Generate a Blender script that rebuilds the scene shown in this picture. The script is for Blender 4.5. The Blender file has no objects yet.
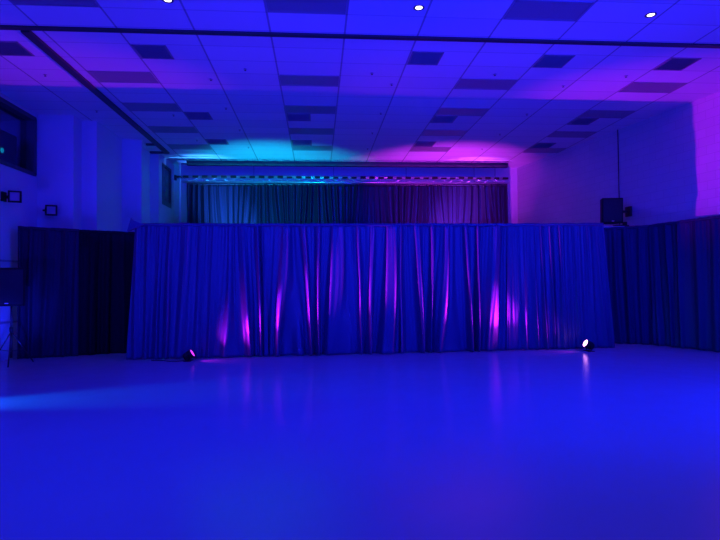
import bpy, math, random
from mathutils import Vector, Matrix, noise
sc = bpy.context.scene
col = sc.collection
PI = math.pi
CEIL = 5.711
GX, GY = -0.739, 8.144          # ceiling grid origin
TW, TD = 1.2192, 0.6096         # ceiling tile width / depth

# ---------------------------------------------------------------- helpers
def tag(o, label=None, cat=None, group=None, kind=None):
    if label: o['label'] = label
    if cat: o['category'] = cat
    if group: o['group'] = group
    if kind: o['kind'] = kind
    return o

def empty(name, loc, label, cat, group=None):
    o = bpy.data.objects.new(name, None)
    o.empty_display_size = 0.1
    o.location = loc
    col.objects.link(o)
    return tag(o, label, cat, group)

class MB:
    def __init__(s):
        s.v = []; s.f = []
    def add(s, vs, fs):
        n = len(s.v)
        s.v += [Vector(p) for p in vs]
        s.f += [tuple(i + n for i in f) for f in fs]
        return s
    def box(s, a, b, M=None):
        x0, y0, z0 = a; x1, y1, z1 = b
        vs = [Vector(p) for p in ((x0,y0,z0),(x1,y0,z0),(x1,y1,z0),(x0,y1,z0),(x0,y0,z1),(x1,y0,z1),(x1,y1,z1),(x0,y1,z1))]
        if M: vs = [M @ p for p in vs]
        return s.add(vs, [(0,3,2,1),(4,5,6,7),(0,1,5,4),(1,2,6,5),(2,3,7,6),(3,0,4,7)])
    def tube(s, p, q, r, r2=None, n=16, caps=True):
        p = Vector(p); q = Vector(q); r2 = r if r2 is None else r2
        d = (q - p).normalized()
        a = d.orthogonal().normalized(); b = d.cross(a)
        vs = []
        for c, rr in ((p, r), (q, r2)):
            for i in range(n):
                t = 2*PI*i/n
                vs.append(c + a*math.cos(t)*rr + b*math.sin(t)*rr)
        fs = [(i, (i+1) % n, n+(i+1) % n, n+i) for i in range(n)]
        if caps: fs += [tuple(range(n))[::-1], tuple(range(n, 2*n))]
        return s.add(vs, fs)
    def path(s, pts, r, n=8):
        for a, b in zip(pts, pts[1:]): s.tube(a, b, r, n=n)
        return s
    def lathe(s, prof, M, n=24):
        # prof: (radius, height) pairs about local z
        vs = []; fs = []
        m = len(prof)
        for rr, h in prof:
            for i in range(n):
                t = 2*PI*i/n
                vs.append(M @ Vector((rr*math.cos(t), rr*math.sin(t), h)))
        for k in range(m-1):
            for i in range(n):
                j = (i+1) % n
                fs.append((k*n+i, k*n+j, (k+1)*n+j, (k+1)*n+i))
        fs.append(tuple(range(n))[::-1]); fs.append(tuple(range((m-1)*n, m*n)))
        return s.add(vs, fs)
    def prism(s, poly, z0, z1):
        n = len(poly)
        vs = [(x, y, z0) for x, y in poly] + [(x, y, z1) for x, y in poly]
        fs = [(i, (i+1) % n, n+(i+1) % n, n+i) for i in range(n)]
        fs += [tuple(range(n))[::-1], tuple(range(n, 2*n))]
        return s.add(vs, fs)
    def build(s, name, mat, parent=None, smooth=False, bevel=0, off=None):
        o_ = Vector(off) if off is not None else (Vector(parent.location) if parent and parent.type == 'EMPTY' else Vector((0,0,0)))
        me = bpy.data.meshes.new(name)
        me.from_pydata([tuple(p - o_) for p in s.v], [], s.f)
        me.update()
        import bmesh
        bm = bmesh.new(); bm.from_mesh(me)
        bmesh.ops.recalc_face_normals(bm, faces=bm.faces)
        bm.to_mesh(me); bm.free()
        if smooth:
            for p in me.polygons: p.use_smooth = True
        me.materials.append(mat)
        o = bpy.data.objects.new(name, me)
        col.objects.link(o)
        if parent: o.parent = parent
        elif off is not None: o.location = o_
        if bevel:
            m = o.modifiers.new('bevel', 'BEVEL'); m.width = bevel; m.segments = 2; m.limit_method = 'ANGLE'
        return o

def basis(loc, z, up=(0,0,1)):
    z = Vector(z).normalized()
    x = Vector(up).cross(z).normalized(); y = z.cross(x)
    M = Matrix((x, y, z)).transposed().to_4x4()
    M.translation = Vector(loc)
    return M

# ---------------------------------------------------------------- materials
def mat(name, color, rough=0.6, metal=0.0, spec=0.5, emit=None, strength=0, bump=None, sheen=0):
    m = bpy.data.materials.new(name); m.use_nodes = True
    nt = m.node_tree; b = nt.nodes['Principled BSDF']
    b.inputs['Base Color'].default_value = (*color, 1)
    b.inputs['Roughness'].default_value = rough
    b.inputs['Metallic'].default_value = metal
    b.inputs['Specular IOR Level'].default_value = spec
    if sheen:
        b.inputs['Sheen Weight'].default_value = sheen
        b.inputs['Sheen Roughness'].default_value = 0.35
    if emit:
        b.inputs['Emission Color'].default_value = (*emit, 1)
        b.inputs['Emission Strength'].default_value = strength
    # gentle wear variation, with bump
    tc = nt.nodes.new('ShaderNodeTexCoord')
    nz = nt.nodes.new('ShaderNodeTexNoise')
    sc_, amt, bs = bump if bump else (6.0, 0.06, 0.0)
    nz.inputs['Scale'].default_value = sc_; nz.inputs['Detail'].default_value = 4
    nt.links.new(tc.outputs['Object'], nz.inputs['Vector'])
    mx = nt.nodes.new('ShaderNodeMix'); mx.data_type = 'RGBA'
    mx.inputs[6].default_value = tuple(c*(1-amt) for c in color) + (1,)
    mx.inputs[7].default_value = tuple(min(1, c*(1+amt)) for c in color) + (1,)
    nt.links.new(nz.outputs['Fac'], mx.inputs[0])
    nt.links.new(mx.outputs[2], b.inputs['Base Color'])
    if bs:
        bp = nt.nodes.new('ShaderNodeBump'); bp.inputs['Strength'].default_value = bs
        bp.inputs['Distance'].default_value = 0.01
        nt.links.new(nz.outputs['Fac'], bp.inputs['Height'])
        nt.links.new(bp.outputs['Normal'], b.inputs['Normal'])
    return m

def mth(nt, op, a, b=None):
    n = nt.nodes.new('ShaderNodeMath'); n.operation = op
    for i, v in enumerate((a, b)):
        if v is None: continue
        if isinstance(v, (int, float)): n.inputs[i].default_value = v
        else: nt.links.new(v, n.inputs[i])
    return n.outputs[0]

def ceiling_mat():
    m = bpy.data.materials.new('acoustic_tile_ceiling'); m.use_nodes = True
    nt = m.node_tree; b = nt.nodes['Principled BSDF']
    tc = nt.nodes.new('ShaderNodeTexCoord'); sp = nt.nodes.new('ShaderNodeSeparateXYZ')
    nt.links.new(tc.outputs['Object'], sp.inputs[0])
    def line(c, org, step, w):
        t = mth(nt, 'DIVIDE', mth(nt, 'SUBTRACT', c, org), step)
        fr = mth(nt, 'FRACT', t)
        d = mth(nt, 'MULTIPLY', mth(nt, 'MINIMUM', fr, mth(nt, 'SUBTRACT', 1.0, fr)), step)
        return mth(nt, 'LESS_THAN', d, w), mth(nt, 'FLOOR', t)
    lx, ix = line(sp.outputs['X'], GX, TW, 0.016)
    ly, iy = line(sp.outputs['Y'], GY, TD, 0.014)
    wn = nt.nodes.new('ShaderNodeTexWhiteNoise'); wn.noise_dimensions = '2D'
    cb = nt.nodes.new('ShaderNodeCombineXYZ')
    nt.links.new(ix, cb.inputs[0]); nt.links.new(iy, cb.inputs[1]); nt.links.new(cb.outputs[0], wn.inputs['Vector'])
    val = mth(nt, 'ADD', 0.70, mth(nt, 'MULTIPLY', wn.outputs['Value'], 0.07))
    val = mth(nt, 'MULTIPLY', val, mth(nt, 'SUBTRACT', 1.0, mth(nt, 'MULTIPLY', lx, 0.50)))
    val = mth(nt, 'MULTIPLY', val, mth(nt, 'SUBTRACT', 1.0, mth(nt, 'MULTIPLY', ly, 0.22)))
    cc = nt.nodes.new('ShaderNodeCombineColor')
    for i in range(3): nt.links.new(val, cc.inputs[i])
    nt.links.new(cc.outputs[0], b.inputs['Base Color'])
    b.inputs['Roughness'].default_value = 0.9
    b.inputs['Specular IOR Level'].default_value = 0.2
    return m

def block_wall_mat(name, tone, swap=True):
    m = bpy.data.materials.new(name); m.use_nodes = True
    nt = m.node_tree; b = nt.nodes['Principled BSDF']
    tc = nt.nodes.new('ShaderNodeTexCoord'); sp = nt.nodes.new('ShaderNodeSeparateXYZ')
    nt.links.new(tc.outputs['Object'], sp.inputs[0])
    cb = nt.nodes.new('ShaderNodeCombineXYZ')
    nt.links.new(sp.outputs['Y' if swap else 'X'], cb.inputs[0]); nt.links.new(sp.outputs['Z'], cb.inputs[1])
    br = nt.nodes.new('ShaderNodeTexBrick')
    br.inputs['Scale'].default_value = 1.0
    br.inputs['Brick Width'].default_value = 0.40; br.inputs['Row Height'].default_value = 0.20
    br.inputs['Mortar Size'].default_value = 0.006; br.inputs['Mortar Smooth'].default_value = 0.3
    br.inputs['Color1'].default_value = (tone, tone, tone, 1)
    br.inputs['Color2'].default_value = (tone*.95, tone*.95, tone*.95, 1)
    br.inputs['Mortar'].default_value = (tone*.78, tone*.78, tone*.78, 1)
    nt.links.new(cb.outputs[0], br.inputs['Vector'])
    nt.links.new(br.outputs['Color'], b.inputs['Base Color'])
    bp = nt.nodes.new('ShaderNodeBump'); bp.invert = True; bp.inputs['Distance'].default_value = 0.004
    bp.inputs['Strength'].default_value = 0.5
    nt.links.new(br.outputs['Fac'], bp.inputs['Height']); nt.links.new(bp.outputs['Normal'], b.inputs['Normal'])
    b.inputs['Roughness'].default_value = 0.65
    b.inputs['Specular IOR Level'].default_value = 0.3
    return m

def floor_mat():
    m = bpy.data.materials.new('polished_vinyl_floor'); m.use_nodes = True
    nt = m.node_tree; b = nt.nodes['Principled BSDF']
    tc = nt.nodes.new('ShaderNodeTexCoord')
    n1 = nt.nodes.new('ShaderNodeTexNoise'); n1.inputs['Scale'].default_value = 0.6; n1.inputs['Detail'].default_value = 6
    n2 = nt.nodes.new('ShaderNodeTexNoise'); n2.inputs['Scale'].default_value = 3.5; n2.inputs['Detail'].default_value = 2
    for n in (n1, n2): nt.links.new(tc.outputs['Object'], n.inputs['Vector'])
    cr = nt.nodes.new('ShaderNodeMapRange')
    cr.inputs['To Min'].default_value = 0.42; cr.inputs['To Max'].default_value = 0.50
    nt.links.new(n1.outputs['Fac'], cr.inputs['Value'])
    cc = nt.nodes.new('ShaderNodeCombineColor')
    for i in range(3): nt.links.new(cr.outputs[0], cc.inputs[i])
    nt.links.new(cc.outputs[0], b.inputs['Base Color'])
    rr = nt.nodes.new('ShaderNodeMapRange')
    rr.inputs['To Min'].default_value = 0.17; rr.inputs['To Max'].default_value = 0.27
    nt.links.new(n2.outputs['Fac'], rr.inputs['Value']); nt.links.new(rr.outputs[0], b.inputs['Roughness'])
    bp = nt.nodes.new('ShaderNodeBump'); bp.inputs['Strength'].default_value = 0.05; bp.inputs['Distance'].default_value = 0.004
    nt.links.new(n2.outputs['Fac'], bp.inputs['Height']); nt.links.new(bp.outputs['Normal'], b.inputs['Normal'])
    b.inputs['Specular IOR Level'].default_value = 0.22
    return m

def grille_mat(name, tone, sx, sy):
    m = bpy.data.materials.new(name); m.use_nodes = True
    nt = m.node_tree; b = nt.nodes['Principled BSDF']
    tc = nt.nodes.new('ShaderNodeTexCoord'); ck = nt.nodes.new('ShaderNodeTexVoronoi')
    ck.inputs['Scale'].default_value = sx; ck.inputs['Randomness'].default_value = 0
    nt.links.new(tc.outputs['Object'], ck.inputs['Vector'])
    mr = nt.nodes.new('ShaderNodeMapRange'); mr.inputs['From Min'].default_value = .2; mr.inputs['From Max'].default_value = .5
    mr.inputs['To Min'].default_value = tone*.5; mr.inputs['To Max'].default_value = tone
    nt.links.new(ck.outputs['Distance'], mr.inputs['Value'])
    cc = nt.nodes.new('ShaderNodeCombineColor')
    for i in range(3): nt.links.new(mr.outputs[0], cc.inputs[i])
    nt.links.new(cc.outputs[0], b.inputs['Base Color'])
    b.inputs['Roughness'].default_value = 0.6
    return m

M_CEIL = ceiling_mat()
M_FLOOR = floor_mat()
M_WALL = mat('painted_plaster_wall', (.62,.62,.62), .75, spec=.3, bump=(2.5,.03,.1))
M_BLOCK = block_wall_mat('painted_block_wall', .60)
M_TRACK = mat('dark_track_metal', (.05,.05,.05), .5)
M_DARK = mat('black_plastic', (.008,.008,.008), .7, spec=.3)
M_BLACKM = mat('black_metal', (.03,.03,.03), .4, metal=.3)
M_CHROME = mat('brushed_aluminium', (.62,.62,.64), .32, metal=.9)
M_PALE = mat('pale_painted_metal', (.62,.62,.62), .5)
M_HEADER = mat('header_paint', (.06,.06,.06), .6)
M_DRAPE = mat('centre_drape_navy_velour', (.036,.042,.100), .42, spec=.5, bump=(60,.12,.15), sheen=.08)
M_DRAPE_D = mat('side_drape_black_velour', (.022,.022,.04), .6, spec=.3, bump=(60,.12,.15))
M_DRAPE_SHADE = mat('left_drape_shade_tone', (.010,.010,.012), .7, spec=.2, bump=(60,.12,.15))  # shadow beside the centre curtain put into the cloth's base colour
M_DRAPE_R = mat('right_drape_navy_velour', (.014,.03,.07), .6, spec=.3, bump=(60,.12,.15))
M_DRAPE_B = mat('back_drape_navy_velour', (.012,.011,.030), .34, spec=.5, bump=(60,.12,.15))
M_LENS_OFF = mat('unlit_prismatic_lens', (.30,.30,.30), .4, bump=(80,.1,.2))
M_FRAME = mat('fixture_frame', (.30,.30,.30), .5)
M_VENT = mat('vent_grille_dark', (.26,.26,.26), .6)
M_LOUVRE = mat('vent_louvre', (.33,.33,.33), .5)
M_DOWN = mat('lit_downlight_lens', (1,1,1), .4, emit=(1,.88,.80), strength=3.5)
M_RING = mat('downlight_trim_ring', (.12,.12,.12), .4)
M_PAR = mat('led_lens_pink', (.9,.5,.9), .3, emit=(1,.33,.85), strength=6)
M_PAR2 = mat('led_lens_magenta', (.9,.3,.9), .3, emit=(.8,.05,.9), strength=1.2)
M_TEAL = mat('teal_emission', (0,.4,.4), .4, emit=(.0,.45,.6), strength=.8)
M_GRILLE = grille_mat('speaker_grille_mesh', .014, 90, 90)
M_FLOODGLASS = mat('floodlight_glass', (.40,.40,.40), .25)
M_BADGE = mat('silver_badge', (.8,.8,.8), .3, metal=.8)

def glass_mat():
    m = bpy.data.materials.new('window_glass'); m.use_nodes = True
    nt = m.node_tree; nt.nodes.remove(nt.nodes['Principled BSDF'])
    out = nt.nodes['Material Output']
    a = nt.nodes.new('ShaderNodeBsdfTransparent'); a.inputs[0].default_value = (.75,.8,.8,1)
    g = nt.nodes.new('ShaderNodeBsdfGlossy'); g.inputs['Roughness'].default_value = .03
    fr = nt.nodes.new('ShaderNodeFresnel'); fr.inputs[0].default_value = 1.5
    nz = nt.nodes.new('ShaderNodeTexNoise'); nz.inputs['Scale'].default_value = 1.5
    bp = nt.nodes.new('ShaderNodeBump'); bp.inputs['Strength'].default_value = .02
    nt.links.new(nz.outputs['Fac'], bp.inputs['Height']); nt.links.new(bp.outputs['Normal'], g.inputs['Normal'])
    mx = nt.nodes.new('ShaderNodeMixShader')
    mx.inputs[0].default_value = .10; nt.nodes.remove(fr); nt.links.new(a.outputs[0], mx.inputs[1]); nt.links.new(g.outputs[0], mx.inputs[2])
    nt.links.new(mx.outputs[0], out.inputs[0])
    return m
M_GLASS = glass_mat()

# ---------------------------------------------------------------- the setting
def struct(name, mb, m, parent=None, **k):
    o = mb.build(name, m, parent, **k)
    if not parent: o['kind'] = 'structure'
    return o

struct('floor', MB().box((-9.5,-8.4,-.2),(13,19.6,0)), M_FLOOR)
struct('ceiling', MB().box((-9.5,-8.4,CEIL),(13,19.6,CEIL+.2)), M_CEIL)

# left wall, with the booth window opening (Y 9.6-13.3, Z 4.2-5.58)
WY0, WY1, WZ0, WZ1 = 9.3, 13.30, 4.22, 5.56
wl = MB()
wl.box((-6.95,-8.2,0),(-6.7,13.41,WZ0))
wl.box((-6.95,-8.2,WZ0),(-6.7,WY0,CEIL))
wl.box((-6.95,WY0,WZ1),(-6.7,WY1,CEIL))
wl.box((-6.95,WY1,WZ0),(-6.7,13.41,CEIL))
wl.prism([(-6.95,13.41),(-5.86,13.41),(-5.86,13.85),(-5.5,13.88),(-5.48,15.55),(-4.97,15.64),(-4.97,15.78),
          (-5.19,15.80),(-5.19,17.15),(-4.93,17.15),(-4.93,17.50),(-6.95,17.50)], 0, CEIL)
wl.box((-6.95,17.5,0),(-4.93,19.0,4.15)); wl.box((-6.95,17.5,5.5),(-4.93,19.0,CEIL))
wl.box((-6.95,18.7,4.15),(-4.93,19.0,5.5)); wl.box((-6.95,17.5,4.15),(-5.35,18.7,5.5))
struct('wall_left', wl, M_WALL)
# booth behind window
bo = MB()
bo.box((-9.2,8.6,3.9),(-6.95,14.0,4.0)); bo.box((-9.3,8.6,4.0),(-9.2,14.0,CEIL))
bo.box((-9.2,8.5,4.0),(-6.95,8.6,CEIL)); bo.box((-9.2,14.0,4.0),(-6.95,14.1,CEIL))
struct('wall_booth', bo, mat('booth_grey_wall', (.5,.5,.5), .8))
# right wall, splayed
def wallx(y): return 7.3 - (y-19)*.195
wr = MB().prism([(wallx(19.0),19.0),(wallx(8.0),8.0),(wallx(8.0),-8.2),(wallx(8.0)+.25,-8.2),(wallx(8.0)+.25,8.0),(wallx(19.0)+.25,19.0)], 0, CEIL)
struct('wall_right', wr, M_BLOCK)
struct('wall_back', MB().box((-6.95,19.0,0),(7.55,19.25,CEIL)), M_WALL)
struct('wall_front', MB().box((-6.95,-8.4,0),(9.7,-8.2,CEIL)), M_WALL)

# window 1: frame, glass and mullions
w1 = MB()
t = .10
for a, b in (((-6.98,WY0,WZ0),(-6.66,WY0+t,WZ1)), ((-6.98,WY1-t,WZ0),(-6.66,WY1+.02,WZ1)),
             ((-6.98,WY0,WZ1-.06),(-6.66,WY1,WZ1+.04)), ((-6.98,WY0,WZ0-.03),(-6.66,WY1,WZ0+.05))):
    w1.box(a, b)
w1o = struct('window_1', w1, mat('window_frame_dark', (.07,.07,.07), .5), bevel=.006)
struct('pane', MB().box((-6.85,WY0+t,WZ0+.05),(-6.84,WY1-t,WZ1-.06)), M_GLASS, w1o)
# window 2 in the far left recess
w2 = MB()
for a, b in (((-5.02,17.5,4.15),(-4.95,17.56,5.5)), ((-5.02,18.64,4.15),(-4.95,18.7,5.5)), ((-5.02,17.5,5.44),(-4.95,18.7,5.5)), ((-5.02,17.5,4.15),(-4.95,18.7,4.32))):
    w2.box(a, b)
w2o = struct('window_2', w2, mat('recess_frame_dark', (.08,.08,.08), .5))
struct('pane', MB().box((-5.0,17.56,4.32),(-4.99,18.64,5.44)), mat('dim_pane', (.10,.10,.11), .2), w2o)

# ceiling tracks of the folding partition, header, rails, wall joints
tr = MB().box((-6.7,8.79,CEIL-.03),(wallx(8.8),8.90,CEIL))
struct('trim_1', tr, M_TRACK)
tr = MB().box((-4.72,8.92,CEIL-.05),(-4.58,17.1,CEIL)).box((-5.15,16.98,CEIL-.05),(-4.72,17.1,CEIL)).box((-4.97,16.02,CEIL-.05),(-4.72,16.12,CEIL))
struct('trim_2', tr, M_TRACK)
struct('trim_3', MB().box((-4.33,18.2,CEIL-.15),(6.67,18.36,CEIL)), M_HEADER, bevel=.01)
struct('trim_4', MB().box((-6.7,9.0,2.11),(-6.66,13.40,2.15)), M_FRAME)
struct('trim_5', MB().box((-6.7,9.0,.78),(-6.66,13.40,.82)), M_FRAME)
js = MB()
for x in (-2.2, .6, 3.2, 5.69, 6.47): js.box((x-.012,18.985,2.5),(x+.012,19.0,CEIL-.01))
struct('trim_6', js, M_FRAME)

# ---------------------------------------------------------------- ceiling fixtures
def copy_tree(o, loc):
    c = o.copy(); col.objects.link(c); c.location = loc
    for ch in o.children:
        d = ch.copy(); col.objects.link(d); d.parent = c
        for g in ch.children:
            e = g.copy(); col.objects.link(e); e.parent = d
    return c

def troffer():
    r = empty('ceiling_light', (GX+TW/2, GY+TD/2, CEIL), '', 'ceiling light')
    x0, y0, z = GX+.02, GY+.02, CEIL
    x1, y1 = GX+TW-.02, GY+TD-.02
    f = MB()
    for a, b in (((x0,y0),(x1,y0+.025)), ((x0,y1-.025),(x1,y1)), ((x0,y0),(x0+.025,y1)), ((x1-.025,y0),(x1,y1))):
        f.box((a[0],a[1],z-.012),(b[0],b[1],z+.01))
    f.build('frame', M_FRAME, r)
    MB().box((x0+.025,y0+.025,z-.005),(x1-.025,y1-.025,z+.01)).build('lens', M_LENS_OFF, r)
    return r
def vent():
    r = empty('ceiling_vent', (GX+TW/4, GY+TD/2, CEIL), '', 'ceiling vent')
    x0, y0, z = GX+.02, GY+.02, CEIL
    x1, y1 = GX+TW/2-.01, GY+TD-.02
    f = MB()
    for a, b in (((x0,y0),(x1,y0+.03)), ((x0,y1-.03),(x1,y1)), ((x0,y0),(x0+.03,y1)), ((x1-.03,y0),(x1,y1))):
        f.box((a[0],a[1],z-.012),(b[0],b[1],z+.01))
    f.build('frame', M_VENT, r)
    MB().box((x0+.03,y0+.03,z-.002),(x1-.03,y1-.03,z+.01)).build('backing', M_VENT, r)
    l = MB()
    n = 12
    for k in range(n):
        yy = y0+.05+(y1-y0-.1)*k/(n-1)
        M = Matrix.Translation((0,yy,z-.008)) @ Matrix.Rotation(.6, 4, 'X')
        l.box((x0+.03,-.014,-.001),(x1-.03,.014,.001), M)
    l.build('louvre', M_LOUVRE, r)
    return r

CL = {-3:'leftmost', 0:'second from left', 3:'second from right', 6:'rightmost'}
RL = {-1:'in front of long track', 4:'in first row behind long track', 7:'in second row behind long track',
      10:'in third row behind long track', 13:'in farthest row'}
pt = None
for r_ in (-1, 4, 7, 10, 13):
    for c_ in (-3, 0, 3, 6):
        if r_ == -1 and c_ == 6: continue
        loc = (GX+TW*(c_+.5), GY+TD*(r_+.5), CEIL)
        if pt is None: pt = troffer(); o = pt; o.location = loc
        else: o = copy_tree(pt, loc)
        cl = CL[c_] if not (r_ == -1 and c_ == 3) else 'rightmost'
        if r_ == -1 and c_ == 0: cl = 'middle one'
        tag(o, 'unlit ceiling light panel %s, %s' % (RL[r_], cl), 'ceiling light', 'unlit rectangular ceiling light panels')
pv = None
VR = {2:'just behind the long dark ceiling track', 8:'in the middle row of vents', 12:'in the farthest row of vents'}
for r_, cs in ((2, (-4,-2,2,4,6)), (8, (-2,0,3,6)), (12, (-2,0,3,6))):
    words = ['leftmost','second from left','middle one','second from right','rightmost'] if len(cs) == 5 else ['leftmost','second from left','second from right','rightmost']
    for c_, w in zip(cs, words):
        loc = (GX+TW*(c_+.25), GY+TD*(r_+.5), CEIL)
        if pv is None: pv = vent(); o = pv; o.location = loc
        else: o = copy_tree(pv, loc)
        tag(o, 'square dark ceiling vent %s, %s' % (VR[r_], w), 'ceiling vent', 'square dark ceiling vents')

# lit downlights
pd = None
for x, w in ((-2.13,'leftmost of the three'), (1.55,'middle one of the three'), (5.2,'rightmost of the three')):
    loc = (x, 7.87, CEIL)
    if pd is None:
        pd = empty('downlight', loc, '', 'downlight')
        Mx = Matrix.Translation((x,7.87,CEIL)) @ Matrix.Rotation(PI,4,'X')
        MB().lathe([(.062,-.01),(.082,-.008),(.084,.006),(.066,.010),(.054,.004),(.053,-.01)], Mx, 32).build('trim_ring', M_RING, pd, smooth=True)
        MB().lathe([(.053,-.006),(.053,.003),(.035,.006),(.001,.007)], Mx, 32).build('lens', M_DOWN, pd, smooth=True)
        o = pd
    else: o = copy_tree(pd, loc)
    tag(o, 'small round lit ceiling downlight, ' + w, 'downlight', 'lit round downlights')
# sprinkler heads
ps = None
spr = [(-2.1,10.9),(-2.11,12.7),(-1.35,10.35),(1.57,10.98),(1.1,10.42),(1.57,12.9),(1.54,14.63),(1.57,16.38),(3.55,10.34),(5.21,10.88),
       (6.24,10.28),(-5.27,10.84),(-5.18,13.06),(-3.46,13.28),(-3.41,15.59),(-2.05,16.34),(5.19,12.8),(5.14,16.27),(5.13,14.6),(-2.05,14.5)]
kinds = {}
for i, (x, y) in enumerate(spr):
    loc = (x, y, CEIL)
    if ps is None:
        ps = empty('sprinkler_head', loc, '', 'sprinkler')
        Mx = Matrix.Translation(loc) @ Matrix.Rotation(PI,4,'X')
        MB().lathe([(.03,-.012),(.032,0),(.035,.004),(.015,.008),(.008,.02),(.008,.03)], Mx, 16).build('escutcheon', M_FRAME, ps, smooth=True)
        MB().lathe([(.004,.03),(.022,.031),(.022,.034),(.003,.036)], Mx, 16).build('deflector', M_BLACKM, ps, smooth=True)
        o = ps
    else: o = copy_tree(ps, loc)
    tag(o, 'tiny dark sprinkler head dotting the tiled ceiling between the light panels', 'sprinkler', 'small ceiling sprinkler heads')

# ---------------------------------------------------------------- drapes
def n1(x, seed): return noise.noise(Vector((x, seed*7.31, seed*3.17)))

def drape_sheet(t0, t1, b0, b1, zt0, zt1, seed, amp_top=.03, amp_bot=.085, fw=.24, slants=(), hem=.03, res=.011, gather=True, zb=0.012):
    """Return MB of a hanging cloth: top line t0-t1, hem line b0-b1 (x,y)."""
    t0, t1, b0, b1 = map(Vector, (t0, t1, b0, b1))
    L = (b1-b0).length
    nu = max(20, int(L/res)); nv = 44
    nrm = Vector(((t1-t0).y, -(t1-t0).x)).normalized()       # towards the camera side
    if nrm.y > 0: nrm = -nrm
    tan = (t1-t0).normalized()
    vs = []; fs = []
    for j in range(nv+1):
        v = j/nv
        for i in range(nu+1):
            u = i/nu
            s = u*L
            sl = 0
            for (c, w, a) in slants:
                sl += a * math.exp(-((s-c)/w)**2) * v**1.3
            q = s + sl + .10*n1(s*1.3, seed)*(.4+.6*v) + .03*n1(s*3+v*1.5, seed+4)
            warp = q/fw + .55*n1(q*1.9, seed+1)
            # main folds: rounded fronts and tight valleys
            f1 = math.cos(2*PI*warp) + .30*math.cos(4*PI*warp+2.2*n1(q*.9, seed+12))
            dep = .35 + .9*(.5+n1(q*1.1+v*.6, seed+2))
            f2 = math.sin(2*PI*(q/(fw*.37)) + 3*n1(q*2.7, seed+3))
            f3 = math.sin(2*PI*(q/(fw*.22)) + 4*n1(q*4, seed+6))
            a = amp_top + (amp_bot-amp_top)*(v**.75)
            d = a*dep*f1 + (.011+.012*v)*f2*(.5+n1(q*2+v, seed+5)) + .006*(1-v)**1.2*f3
            # cloth held flat by the rod at the top
            k = min(1, v/.025)
            d = d*(.25+.75*k)
            # hem kicks and creases
            hz = 0
            if v > .93:
                h = (v-.93)/.07
                d += hem*h*h*n1(q*5, seed+8)
            zt = zt0+(zt1-zt0)*u
            base = (t0.lerp(t1, u)).lerp(b0.lerp(b1, u), v)
            lat = .03*v*math.cos(2*PI*warp)*dep
            p = base + nrm*(d) + tan*lat
            zz = zt*(1-v) + zb*v
            if j == 0: zz += .008*n1(s*6, seed+9)
            if j == nv: zz += .010*abs(n1(s*4, seed+10))
            vs.append((p.x, p.y, zz))
    for j in range(nv):
        for i in range(nu):
            a = j*(nu+1)+i
            fs.append((a, a+1, a+nu+2, a+nu+1))
    return MB().add(vs, fs)

def rod_pocket(t0, t1, z0, z1, r, seed):
    t0 = Vector((*t0, z0)); t1 = Vector((*t1, z1))
    L = (t1-t0).length; n = int(L/.02); d = (t1-t0).normalized(); side = Vector((d.y,-d.x,0)); vs = []; fs = []
    for i in range(n+1):
        c = t0.lerp(t1, i/n)
        for k in range(12):
            a = 2*PI*k/12
            rr = r*(1+.22*n1(i*.02*9+k*.4, seed))
            vs.append(c + side*math.cos(a)*rr*.8 + Vector((0,0,1))*(math.sin(a)*rr + .012*n1(i*.06, seed+2)))
    for i in range(n):
        for k in range(12):
            kk = (k+1) % 12
            fs.append((i*12+k, i*12+kk, (i+1)*12+kk, (i+1)*12+k))
    fs.append(tuple(range(12))); fs.append(tuple(range(n*12, n*12+12)))
    return MB().add(vs, fs)

def drape(name, label, group, t0, t1, b0, b1, zt0, zt1, seed, material, pocket=.035, **k):
    mx = ((b0[0]+b1[0])/2, (b0[1]+b1[1])/2, 0)
    r = empty(name, mx, label, 'curtain', group)
    o = drape_sheet(t0, t1, b0, b1, zt0, zt1, seed, **k).build('cloth', material, r, smooth=True)
    m = o.modifiers.new('thickness', 'SOLIDIFY'); m.thickness = .004; m.offset = 0
    if pocket:
        rod_pocket(t0, t1, zt0-pocket*.6, zt1-pocket*.6, pocket, seed).build('rod_pocket', material, r, smooth=True)
    return r

G1 = 'drape panels of the wide centre curtain'
# centre: top line (-3.85,11.47)-(6.42,11.69), hem (-4.02,11.66)-(6.84,12.12)
def ct(x): return (x, 11.54+(x+3.85)/(6.42+3.85)*.08)
def cb_(x): return (x, 11.68+(x+4.0)/(10.84)*.36)
segs = [(-3.80,-1.12,-4.02,-1.08), (-1.18,1.85,-1.14,1.84), (1.79,4.27,1.79,4.32), (4.21,6.44,4.26,6.86)]
labs = ['centre curtain panel at its left end, flared, with a raised top corner',
        'centre curtain panel left of the middle with the strongest slanting pink folds',
        'centre curtain panel right of the middle with one broad pink highlight',
        'centre curtain panel at its right end behind the glowing floor lamp']
sl = [[(.2,.3,-.08),(1.1,.3,.08),(1.9,.3,.16),(2.4,.25,-.14)],
      [(.35,.25,.30),(.85,.22,-.22),(1.4,.25,.20),(1.9,.2,-.14),(2.5,.25,.14)],
      [(.4,.22,-.20),(.9,.2,.18),(1.5,.22,-.18),(2.1,.2,.16)],
      [(.3,.25,-.12),(.9,.3,-.06),(2.1,.3,.06)]]
amps = [dict(fw=.30, amp_bot=.062), dict(fw=.40, amp_bot=.095, amp_top=.034), dict(fw=.36, amp_bot=.085, amp_top=.034), dict(fw=.30, amp_bot=.055, amp_top=.022)]
for i, (a, b, c, d) in enumerate(segs):
    z0 = 2.90 if i == 0 else 2.86
    drape('drape_panel', labs[i], G1, ct(a), ct(b), cb_(c), cb_(d), z0 if i else 2.87, 2.86+.01*(i == 3), 11+i*13, M_DRAPE, slants=sl[i], **amps[i])
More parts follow.
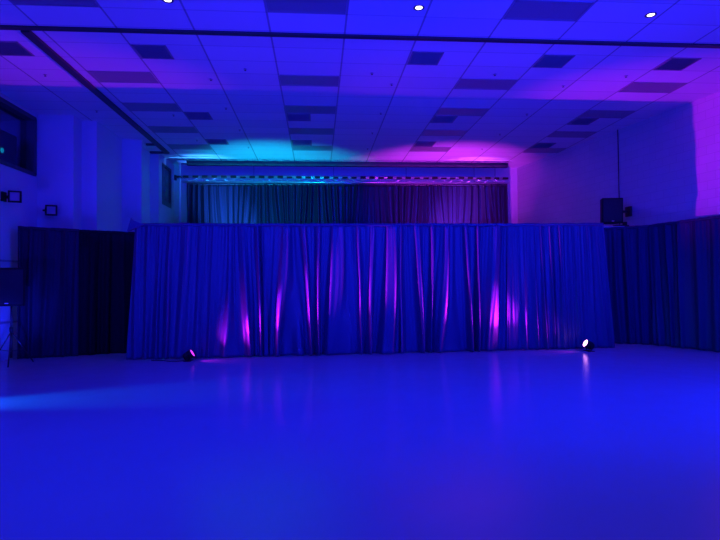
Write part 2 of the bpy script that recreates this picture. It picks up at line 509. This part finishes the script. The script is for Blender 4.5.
# raised corner of cloth over the left upright
fr = empty('curtain_frame', (1.4, 11.9, 0), 'black pipe frame of uprights and crossbar holding up the centre curtain', 'curtain frame')
MB().tube((-3.84,ct(-3.84)[1]+.14,2.80),(6.40,ct(6.4)[1]+.14,2.80),.019).build('crossbar', M_BLACKM, fr, smooth=True)
for x in (-3.80, -1.16, 1.81, 4.23, 6.40):
    yt = ct(x)[1]+.14; yb = cb_(x)[1]+.27
    MB().tube((x,yb,0.01),(x,yt,2.82),.022).build('upright', M_BLACKM, fr, smooth=True)
    MB().box((x-.2,yb-.03,0),(x+.2,yb+.40,.008)).build('base_plate', M_BLACKM, fr)
pk = MB()
pk.add([(-3.93,11.44,2.70),(-3.60,11.47,2.84),(-3.86,11.46,2.985),(-3.80,11.46,2.93),(-3.93,11.56,2.70),(-3.60,11.56,2.84),(-3.86,11.52,2.985),(-3.80,11.52,2.93)],
       [(0,1,3,2),(4,6,7,5),(0,2,6,4),(2,3,7,6),(3,1,5,7),(1,0,4,5)])
c0 = [o for o in col.objects if o.name == 'drape_panel'][0]
pk.build('cloth_peak', M_DRAPE, c0, smooth=False)['label'] = 'raised pointed corner of cloth over the end upright'

# left side, black
G2 = 'black drapes on the left side'
drape('side_drape', 'nearly black drape against the left wall, behind the speaker on its stand', G2, (-6.46,12.15),(-5.32,12.46),(-6.50,12.18),(-5.36,12.46), 2.87,2.83, 71, M_DRAPE_D, fw=.30, amp_bot=.05, slants=[(.5,.3,.1)])
drape('side_drape', 'blackest drape in shade, left of the centre curtain edge', G2, (-5.40,12.50),(-4.10,12.95),(-5.44,12.52),(-4.10,12.95), 2.83,2.80, 83, M_DRAPE_SHADE, fw=.33, amp_bot=.06)
# right side
G3 = 'dark drapes along the right side'
drape('side_drape', 'dark drape on the right side next to the centre curtain edge, below the wall speaker', G3, (7.05,12.96),(8.11,12.42),(7.05,12.96),(8.11,12.42), 2.89,2.91, 91, M_DRAPE_R, fw=.34, amp_bot=.055, slants=[(.5,.3,-.12)])
drape('side_drape', 'dark drape at the right edge of the picture, along the right wall', G3, (8.06,12.44),(8.74,10.8),(8.06,12.44),(8.72,10.8), 2.91,2.96, 97, M_DRAPE_R, fw=.36, amp_bot=.055, slants=[(.4,.3,-.12)])

# back curtain under the truss
drape('back_curtain', 'long back curtain hanging from the truss, streaked cyan at left and violet at right', None,
      (-4.15,17.5),(6.37,17.5),(-4.15,17.5),(6.37,17.5), 4.81,4.83, 131, M_DRAPE_B, pocket=.03, fw=.21, amp_top=.055, amp_bot=.065, res=.016,
      slants=[(1.0+.9*i, .3, (.5 if i % 2 else -.5)) for i in range(11)])

# ---------------------------------------------------------------- truss and its stand
tr = empty('lighting_truss', (1.1,17.45,4.83), 'long metal box truss with diagonal braces above the back curtain', 'truss')
X0, X1, TZ0, TZ1, TY0, TY1 = -4.3, 6.42, 4.85, 5.02, 17.38, 17.58
for yy in (TY0, TY1):
    for zz in (TZ0, TZ1):
        MB().tube((X0,yy,zz),(X1,yy,zz),.017,n=10).build('chord', M_CHROME, tr, smooth=True)
nb = 36
for k in range(nb):
    xa = X0+(X1-X0)*k/nb; xb = X0+(X1-X0)*(k+1)/nb
    za, zb = (TZ0, TZ1) if k % 2 else (TZ1, TZ0)
    for yy in (TY0, TY1):
        MB().tube((xa,yy,za),(xb,yy,zb),.010,n=8).build('diagonal_brace', M_CHROME, tr, smooth=True)
random.seed(5)
for k in range(36):
    xx = X0+.15+(X1-X0-.3)*k/35
    h = .05+.03*random.random()
    MB().box((xx-.09,TY0-.03,TZ1-.05),(xx+.09,TY0+.04,TZ1-.05+h)).build('curtain_clamp', M_DARK, tr, bevel=.01)
st = empty('truss_stand', (-4.36,17.45,0), 'tall pale crank stand carrying the left end of the truss', 'stand')
MB().tube((-4.36,17.45,.12),(-4.36,17.45,3.0),.045).build('mast', M_PALE, st, smooth=True)
MB().tube((-4.36,17.45,3.0),(-4.36,17.45,5.5),.035).build('inner_mast', M_PALE, st, smooth=True)
MB().box((-4.50,17.36,4.98),(-4.30,17.54,5.03)).box((-4.52,17.40,4.90),(-4.46,17.50,5.06)).build('head_bracket', M_BLACKM, st)
MB().box((-4.42,17.40,5.48),(-4.16,17.50,5.53)).build('top_plate', M_PALE, st)
for a in range(3):
    t_ = 2*PI*a/3+.5
    MB().tube((-4.36,17.45,.35),(-4.36+.45*math.cos(t_),17.45+.45*math.sin(t_),.03),.02).build('leg', M_PALE, st, smooth=True)

# ---------------------------------------------------------------- loudspeakers
def speaker(name, loc, w, d, h, yaw, tilt, label, cat='speaker', z_of=0):
    r = empty(name, loc, label, cat)
    Mx = Matrix.Translation(loc) @ Matrix.Rotation(yaw,4,'Z') @ Matrix.Rotation(tilt,4,'X')
    c = MB()
    # trapezoid cabinet, front at -y
    vs = [(-w/2,-d/2,0),(w/2,-d/2,0),(w*.32,d/2,0),(-w*.32,d/2,0)]
    c.add([Mx @ Vector(v) for v in vs]+[Mx @ Vector((v[0],v[1],h)) for v in vs], [(0,3,2,1),(4,5,6,7),(0,1,5,4),(1,2,6,5),(2,3,7,6),(3,0,4,7)])
    c.build('cabinet', M_DARK, r, bevel=.015)
    g = MB().box((-w/2+.03,-d/2-.012,.04),(w/2-.03,-d/2+.002,h-.04), Mx).build('grille', M_GRILLE, r, bevel=.004)
    MB().box((-.03,-d/2-.016,.05),(.03,-d/2-.010,.065), Mx).build('badge', M_BADGE, r)
    return r, Mx
r, Mx = speaker('stand_speaker', (-6.15,11.3,1.19), .62, .5, .76, .25, 0, 'dark loudspeaker on a tripod stand at the left edge')
s = empty('speaker_stand', (-6.13,11.3,0), 'black tripod stand under the left loudspeaker', 'stand')
MB().tube((-6.13,11.3,.15),(-6.13,11.3,.75),.024).tube((-6.13,11.3,.75),(-6.13,11.3,1.19),.018).build('pole', M_BLACKM, s, smooth=True)
MB().tube((-6.13,11.3,.66),(-6.13,11.3,.76),.034).build('collar', M_DARK, s, smooth=True)
for a in range(3):
    t_ = 2*PI*a/3+.9
    l = MB().tube((-6.13,11.3,.68),(-6.13+.42*math.cos(t_),11.3+.42*math.sin(t_),.02),.013).build('leg', M_BLACKM, s, smooth=True)
    MB().tube((-6.13,11.3,.28),(-6.13+.24*math.cos(t_),11.3+.24*math.sin(t_),.31),.008).build('strut', M_BLACKM, s, smooth=True)

# wall speaker on the right, tipped, with its bracket and shelf plate
r, Mx = speaker('wall_speaker', (7.69,13.55,3.07), .54, .38, .66, -.12, .04, 'black loudspeaker on a bracket high on the right wall above the drapes')
br = MB().box((7.80,13.45,3.00),(8.16,13.60,3.03)).box((8.08,13.5,2.98),(8.14,13.62,3.12)).build('bracket', M_BLACKM, r)
MB().box((7.88,13.66,3.38),(8.32,13.72,3.44)).box((8.27,13.58,3.28),(8.33,13.80,3.54)).build('wall_mount', M_BLACKM, r)
MB().box((7.45,13.42,2.96),(8.02,13.62,2.995)).build('shelf_plate', M_PALE, r)['label'] = 'pale plate under the cabinet'
c = MB().tube((8.245,14.03,3.1),(8.245,14.03,CEIL),.012).build('conduit', M_BLACKM, smooth=True)
tag(c, 'thin vertical cable conduit rising above the wall speaker on the right wall', 'conduit')

# flood lights on the left wall
def flood(loc, wallside, label):
    r = empty('floodlight', loc, label, 'floodlight', 'small square floodlights on the left wall')
    x, y, z = loc
    M = Matrix.Translation(loc) @ Matrix.Rotation(.35,4,'Z')
    f = MB()
    w = .125; t = .034
    for a, b in (((-w,-.03,-w),(w,.03,-w+t)), ((-w,-.03,w-t),(w,.03,w)), ((-w,-.03,-w),(-w+t,.03,w)), ((w-t,-.03,-w),(w,.03,w))):
        f.box(a, b, M)
    f.build('housing', M_DARK, r, bevel=.004)
    MB().box((-w+t,-.012,-w+t),(w-t,.028,w-t), M).build('glass', M_FLOODGLASS, r)
    if wallside == 'back':
        MB().box((x-.16,y+.02,z-.05),(x-.09,13.40,z+.05)).box((x-.2,13.33,z-.09),(x-.05,13.40,z+.09)).box((x-.19,y-.02,z-.02),(x-.10,y+.04,z+.02)).build('bracket', M_DARK, r)
    else:
        MB().box((-6.70,y-.08,z-.1),(-6.66,y+.08,z+.1)).box((-6.68,y+.02,z-.03),(x-.1,y+.1,z+.03)).build('bracket', M_DARK, r)
flood((-6.28,13.22,3.37), 'back', 'small square floodlight above the left end of the black drape')
flood((-6.45,12.0,3.50), 'side', 'small square floodlight at the left edge of the picture, under the booth window')

# booth monitor behind the window
bm_ = empty('booth_cabinet', (-7.45,11.6,4.0), 'dark cabinet with a teal spot, seen through the upper left window', 'cabinet')
MB().box((-7.8,11.0,4.0),(-7.1,13.29,5.13)).build('body', M_DARK, bm_, bevel=.01)
MB().tube((-7.1,12.68,4.66),(-7.09,12.68,4.66),.06).build('teal_spot', M_TEAL, bm_)  # small emissive teal disc on the cabinet side

# ---------------------------------------------------------------- floor lamps (par cans)
def par(name, loc, d, label, lensmat, L=.17, R_=.095):
    r = empty(name, (loc[0], loc[1], 0), label, 'floor lamp')
    d = Vector(d).normalized()
    c = Vector(loc)
    M = basis(c, d)
    MB().lathe([(.04,-L),(.075,-L*.95),(.09,-L*.6),(R_-.01,-.02),(R_,0),(R_,.03),(R_-.012,.03),(R_-.012,.012)], M, 28).build('housing', M_DARK, r, smooth=True)
    MB().lathe([(R_-.012,.010),(R_-.012,.020),(.05,.026),(.001,.028)], M, 28).build('lens', lensmat, r, smooth=True)
    y = M.to_3x3() @ Vector((1,0,0))
    p = c - d*.07
    k = MB()
    for s_ in (-1,1):
        a = p + y*s_*(R_+.012)
        k.path([a, Vector((a.x,a.y,.02)) ], .009)
    k.box((-(R_+.03),-.07,0),(R_+.03,.07,.012), Matrix.Translation((p.x,p.y,0)) @ Matrix.Rotation(math.atan2(y.y,y.x),4,'Z'))
    k.build('yoke', M_DARK, r)
    kn = MB()
    for s_ in (-1,1): kn.tube(p+y*s_*(R_+.0), p+y*s_*(R_+.035), .018)
    kn.build('tilt_knob', M_DARK, r, smooth=True)
    return c, d
LP1, LD1 = par('floor_lamp', (5.99,11.62,.17), (-.87,-.03,.46), 'glowing pink floor lamp in front of the right end of the centre curtain', M_PAR)
LP2, LD2 = par('floor_lamp', (-2.62,11.40,.15), (.83,-.03,.52), 'dark floor lamp casting magenta at the foot of the centre curtain, left side', M_PAR2)
cb2 = MB().path([(-2.75,11.35,.012),(-2.9,11.28,.012),(-3.05,11.33,.012),(-3.2,11.45,.012),(-3.45,11.48,.012)], .008).build('power_cable', M_DARK)
tag(cb2, 'thin black power cable on the floor beside the left floor lamp', 'cable')

# ---------------------------------------------------------------- lights
def spot(name, loc, target, power, color, angle, blend=1.0, size=.05):
    l = bpy.data.lights.new(name, 'SPOT'); l.energy = power; l.color = color
    l.spot_size = math.radians(angle); l.spot_blend = blend; l.shadow_soft_size = size
    o = bpy.data.objects.new(name, l); col.objects.link(o)
    o.location = loc
    o.rotation_euler = (Vector(target)-Vector(loc)).to_track_quat('-Z','Y').to_euler()
    return o
def point(name, loc, power, color, size=.1):
    l = bpy.data.lights.new(name, 'POINT'); l.energy = power; l.color = color; l.shadow_soft_size = size
    o = bpy.data.objects.new(name, l); col.objects.link(o); o.location = loc
    return o
BLUE = (.0,.012,1.0); BLUE2 = (.014,.013,1.0)
PINK = (.56,.010,1.0); CYAN = (0.0,.58,1.0); MAG = (.72,.03,1.0)
# blue wash from high on both sides of the room
spot('blue_wash_right', (7.5,2.5,4.9), (2.5,11.0,.3), 4800, BLUE, 90, .9, .25)
spot('blue_wash_left', (-4.5,1.5,4.9), (2,10.0,.0), 2500, BLUE, 90, .9, .25)
spot('blue_fill_near', (1,-5,4.9), (1,3,0), 2000, BLUE, 80, 1, .25)  # added unseen lamp, fills the near floor with blue
spot('blue_uplight_right', (7,4,.4), (1.5,12.5,CEIL), 1500, BLUE2, 115, 1, .3)
spot('blue_uplight_left', (-5.8,4,.4), (0,12.5,CEIL), 1350, BLUE2, 115, 1, .3)
spot('blue_uplight_middle', (1,-2,.5), (1,6,CEIL), 450, BLUE2, 120, 1, .3)
spot('blue_fill_far', (1,-2,.9), (1,14.5,CEIL), 4800, BLUE2, 50, 1, .3)  # added unseen lamp, lifts the blue on the far ceiling
# pars at the foot of the centre curtain, crossing over
spot('pink_par_right', LP1+LD1*.06, (-6.5,11.25,5.2), 2400, PINK, 30, 1, .06)
spot('pink_par_right_spill', LP1+LD1*.06, (-1,11.2,3.6), 170, PINK, 70, 1, .06)
spot('pink_par_left', LP2+LD2*.06, (8.4,11.4,5.2), 3600, PINK, 30, 1, .06)
spot('pink_par_left_floor', LP2+LD2*.06, (-1.9,11.3,0), 14, PINK, 80, 1, .06)
spot('pink_par_right_floor', LP1+LD1*.06, (4.8,11.55,0), 14, PINK, 70, 1, .06)
spot('pink_par_left_spill', LP2+LD2*.06, (3,11.3,3.6), 220, PINK, 70, 1, .06)
# pars behind the centre curtain
spot('cyan_par_back', (-2.2,12.9,.25), (-1.3,19.4,5.7), 3300, CYAN, 54, 1, .1)
spot('magenta_par_back', (4.4,12.9,.25), (4.4,19.4,5.7), 3200, MAG, 56, 1, .1)
spot('cyan_par_curtain', (-0.9,15.5,.25), (-2.7,17.45,3.5), 13000, (.04,.26,1), 26, 1, .05)
spot('magenta_par_curtain', (2.9,15.5,.25), (4.5,17.45,3.5), 11000, (.42,.06,1), 26, 1, .05)
# low pars by the left wall
spot('blue_par_left', (-6.5,7.3,.30), (-2.2,8.1,0), 2200, (.0,.12,1), 30, 1, .05)
spot('blue_par_wall', (-5.6,10.2,.3), (-6.7,12,1.2), 300, (.01,.02,1), 60, 1, .05)
point('booth_fill', (-7.5,10,5.3), 120, BLUE2, .1)  # added unseen lamp, brightens the booth interior
for x in (-2.13,1.55,5.2):
    spot('downlight_beam', (x,7.87,CEIL-.03), (x,7.87,0), 1, (1,.8,.75), 90, 1, .07)
for x, e in ((-2,8),(2.5,18),(6,26)):
    spot('downlight_beam', (x,2.0,CEIL-.03), (x,2.0,0), e, (1,.7,.75), 100, 1, .07)

w = bpy.data.worlds.new('world'); sc.world = w; w.use_nodes = True
w.node_tree.nodes['Background'].inputs[0].default_value = (.0,.0,.02,1)
w.node_tree.nodes['Background'].inputs[1].default_value = .2

# ---------------------------------------------------------------- camera
cam = bpy.data.cameras.new('camera'); co = bpy.data.objects.new('camera', cam); col.objects.link(co)
f, yaw, pitch, roll = 536.5, .07905, .02235, -.00983
cam.sensor_width = 36; cam.lens = f*36/720; cam.clip_start = .05; cam.clip_end = 200
cy, sy, cp, sp_ = math.cos(yaw), math.sin(yaw), math.cos(pitch), math.sin(pitch)
fw = Vector((sy*cp, cy*cp, sp_)); rt = Vector((cy,-sy,0)); up = rt.cross(fw)
c_, s_ = math.cos(roll), math.sin(roll)
r2 = rt*c_+up*s_; u2 = up*c_-rt*s_
Mc = Matrix((r2, u2, -fw)).transposed().to_4x4(); Mc.translation = Vector((0,0,1.6))
co.matrix_world = Mc
sc.camera = co
vs_ = sc.view_settings
sc.display_settings.display_device = 'sRGB'
vs_.view_transform = 'Standard'; vs_.look = 'None'; vs_.gamma = 1; vs_.use_curve_mapping = False
vs_.exposure = 0
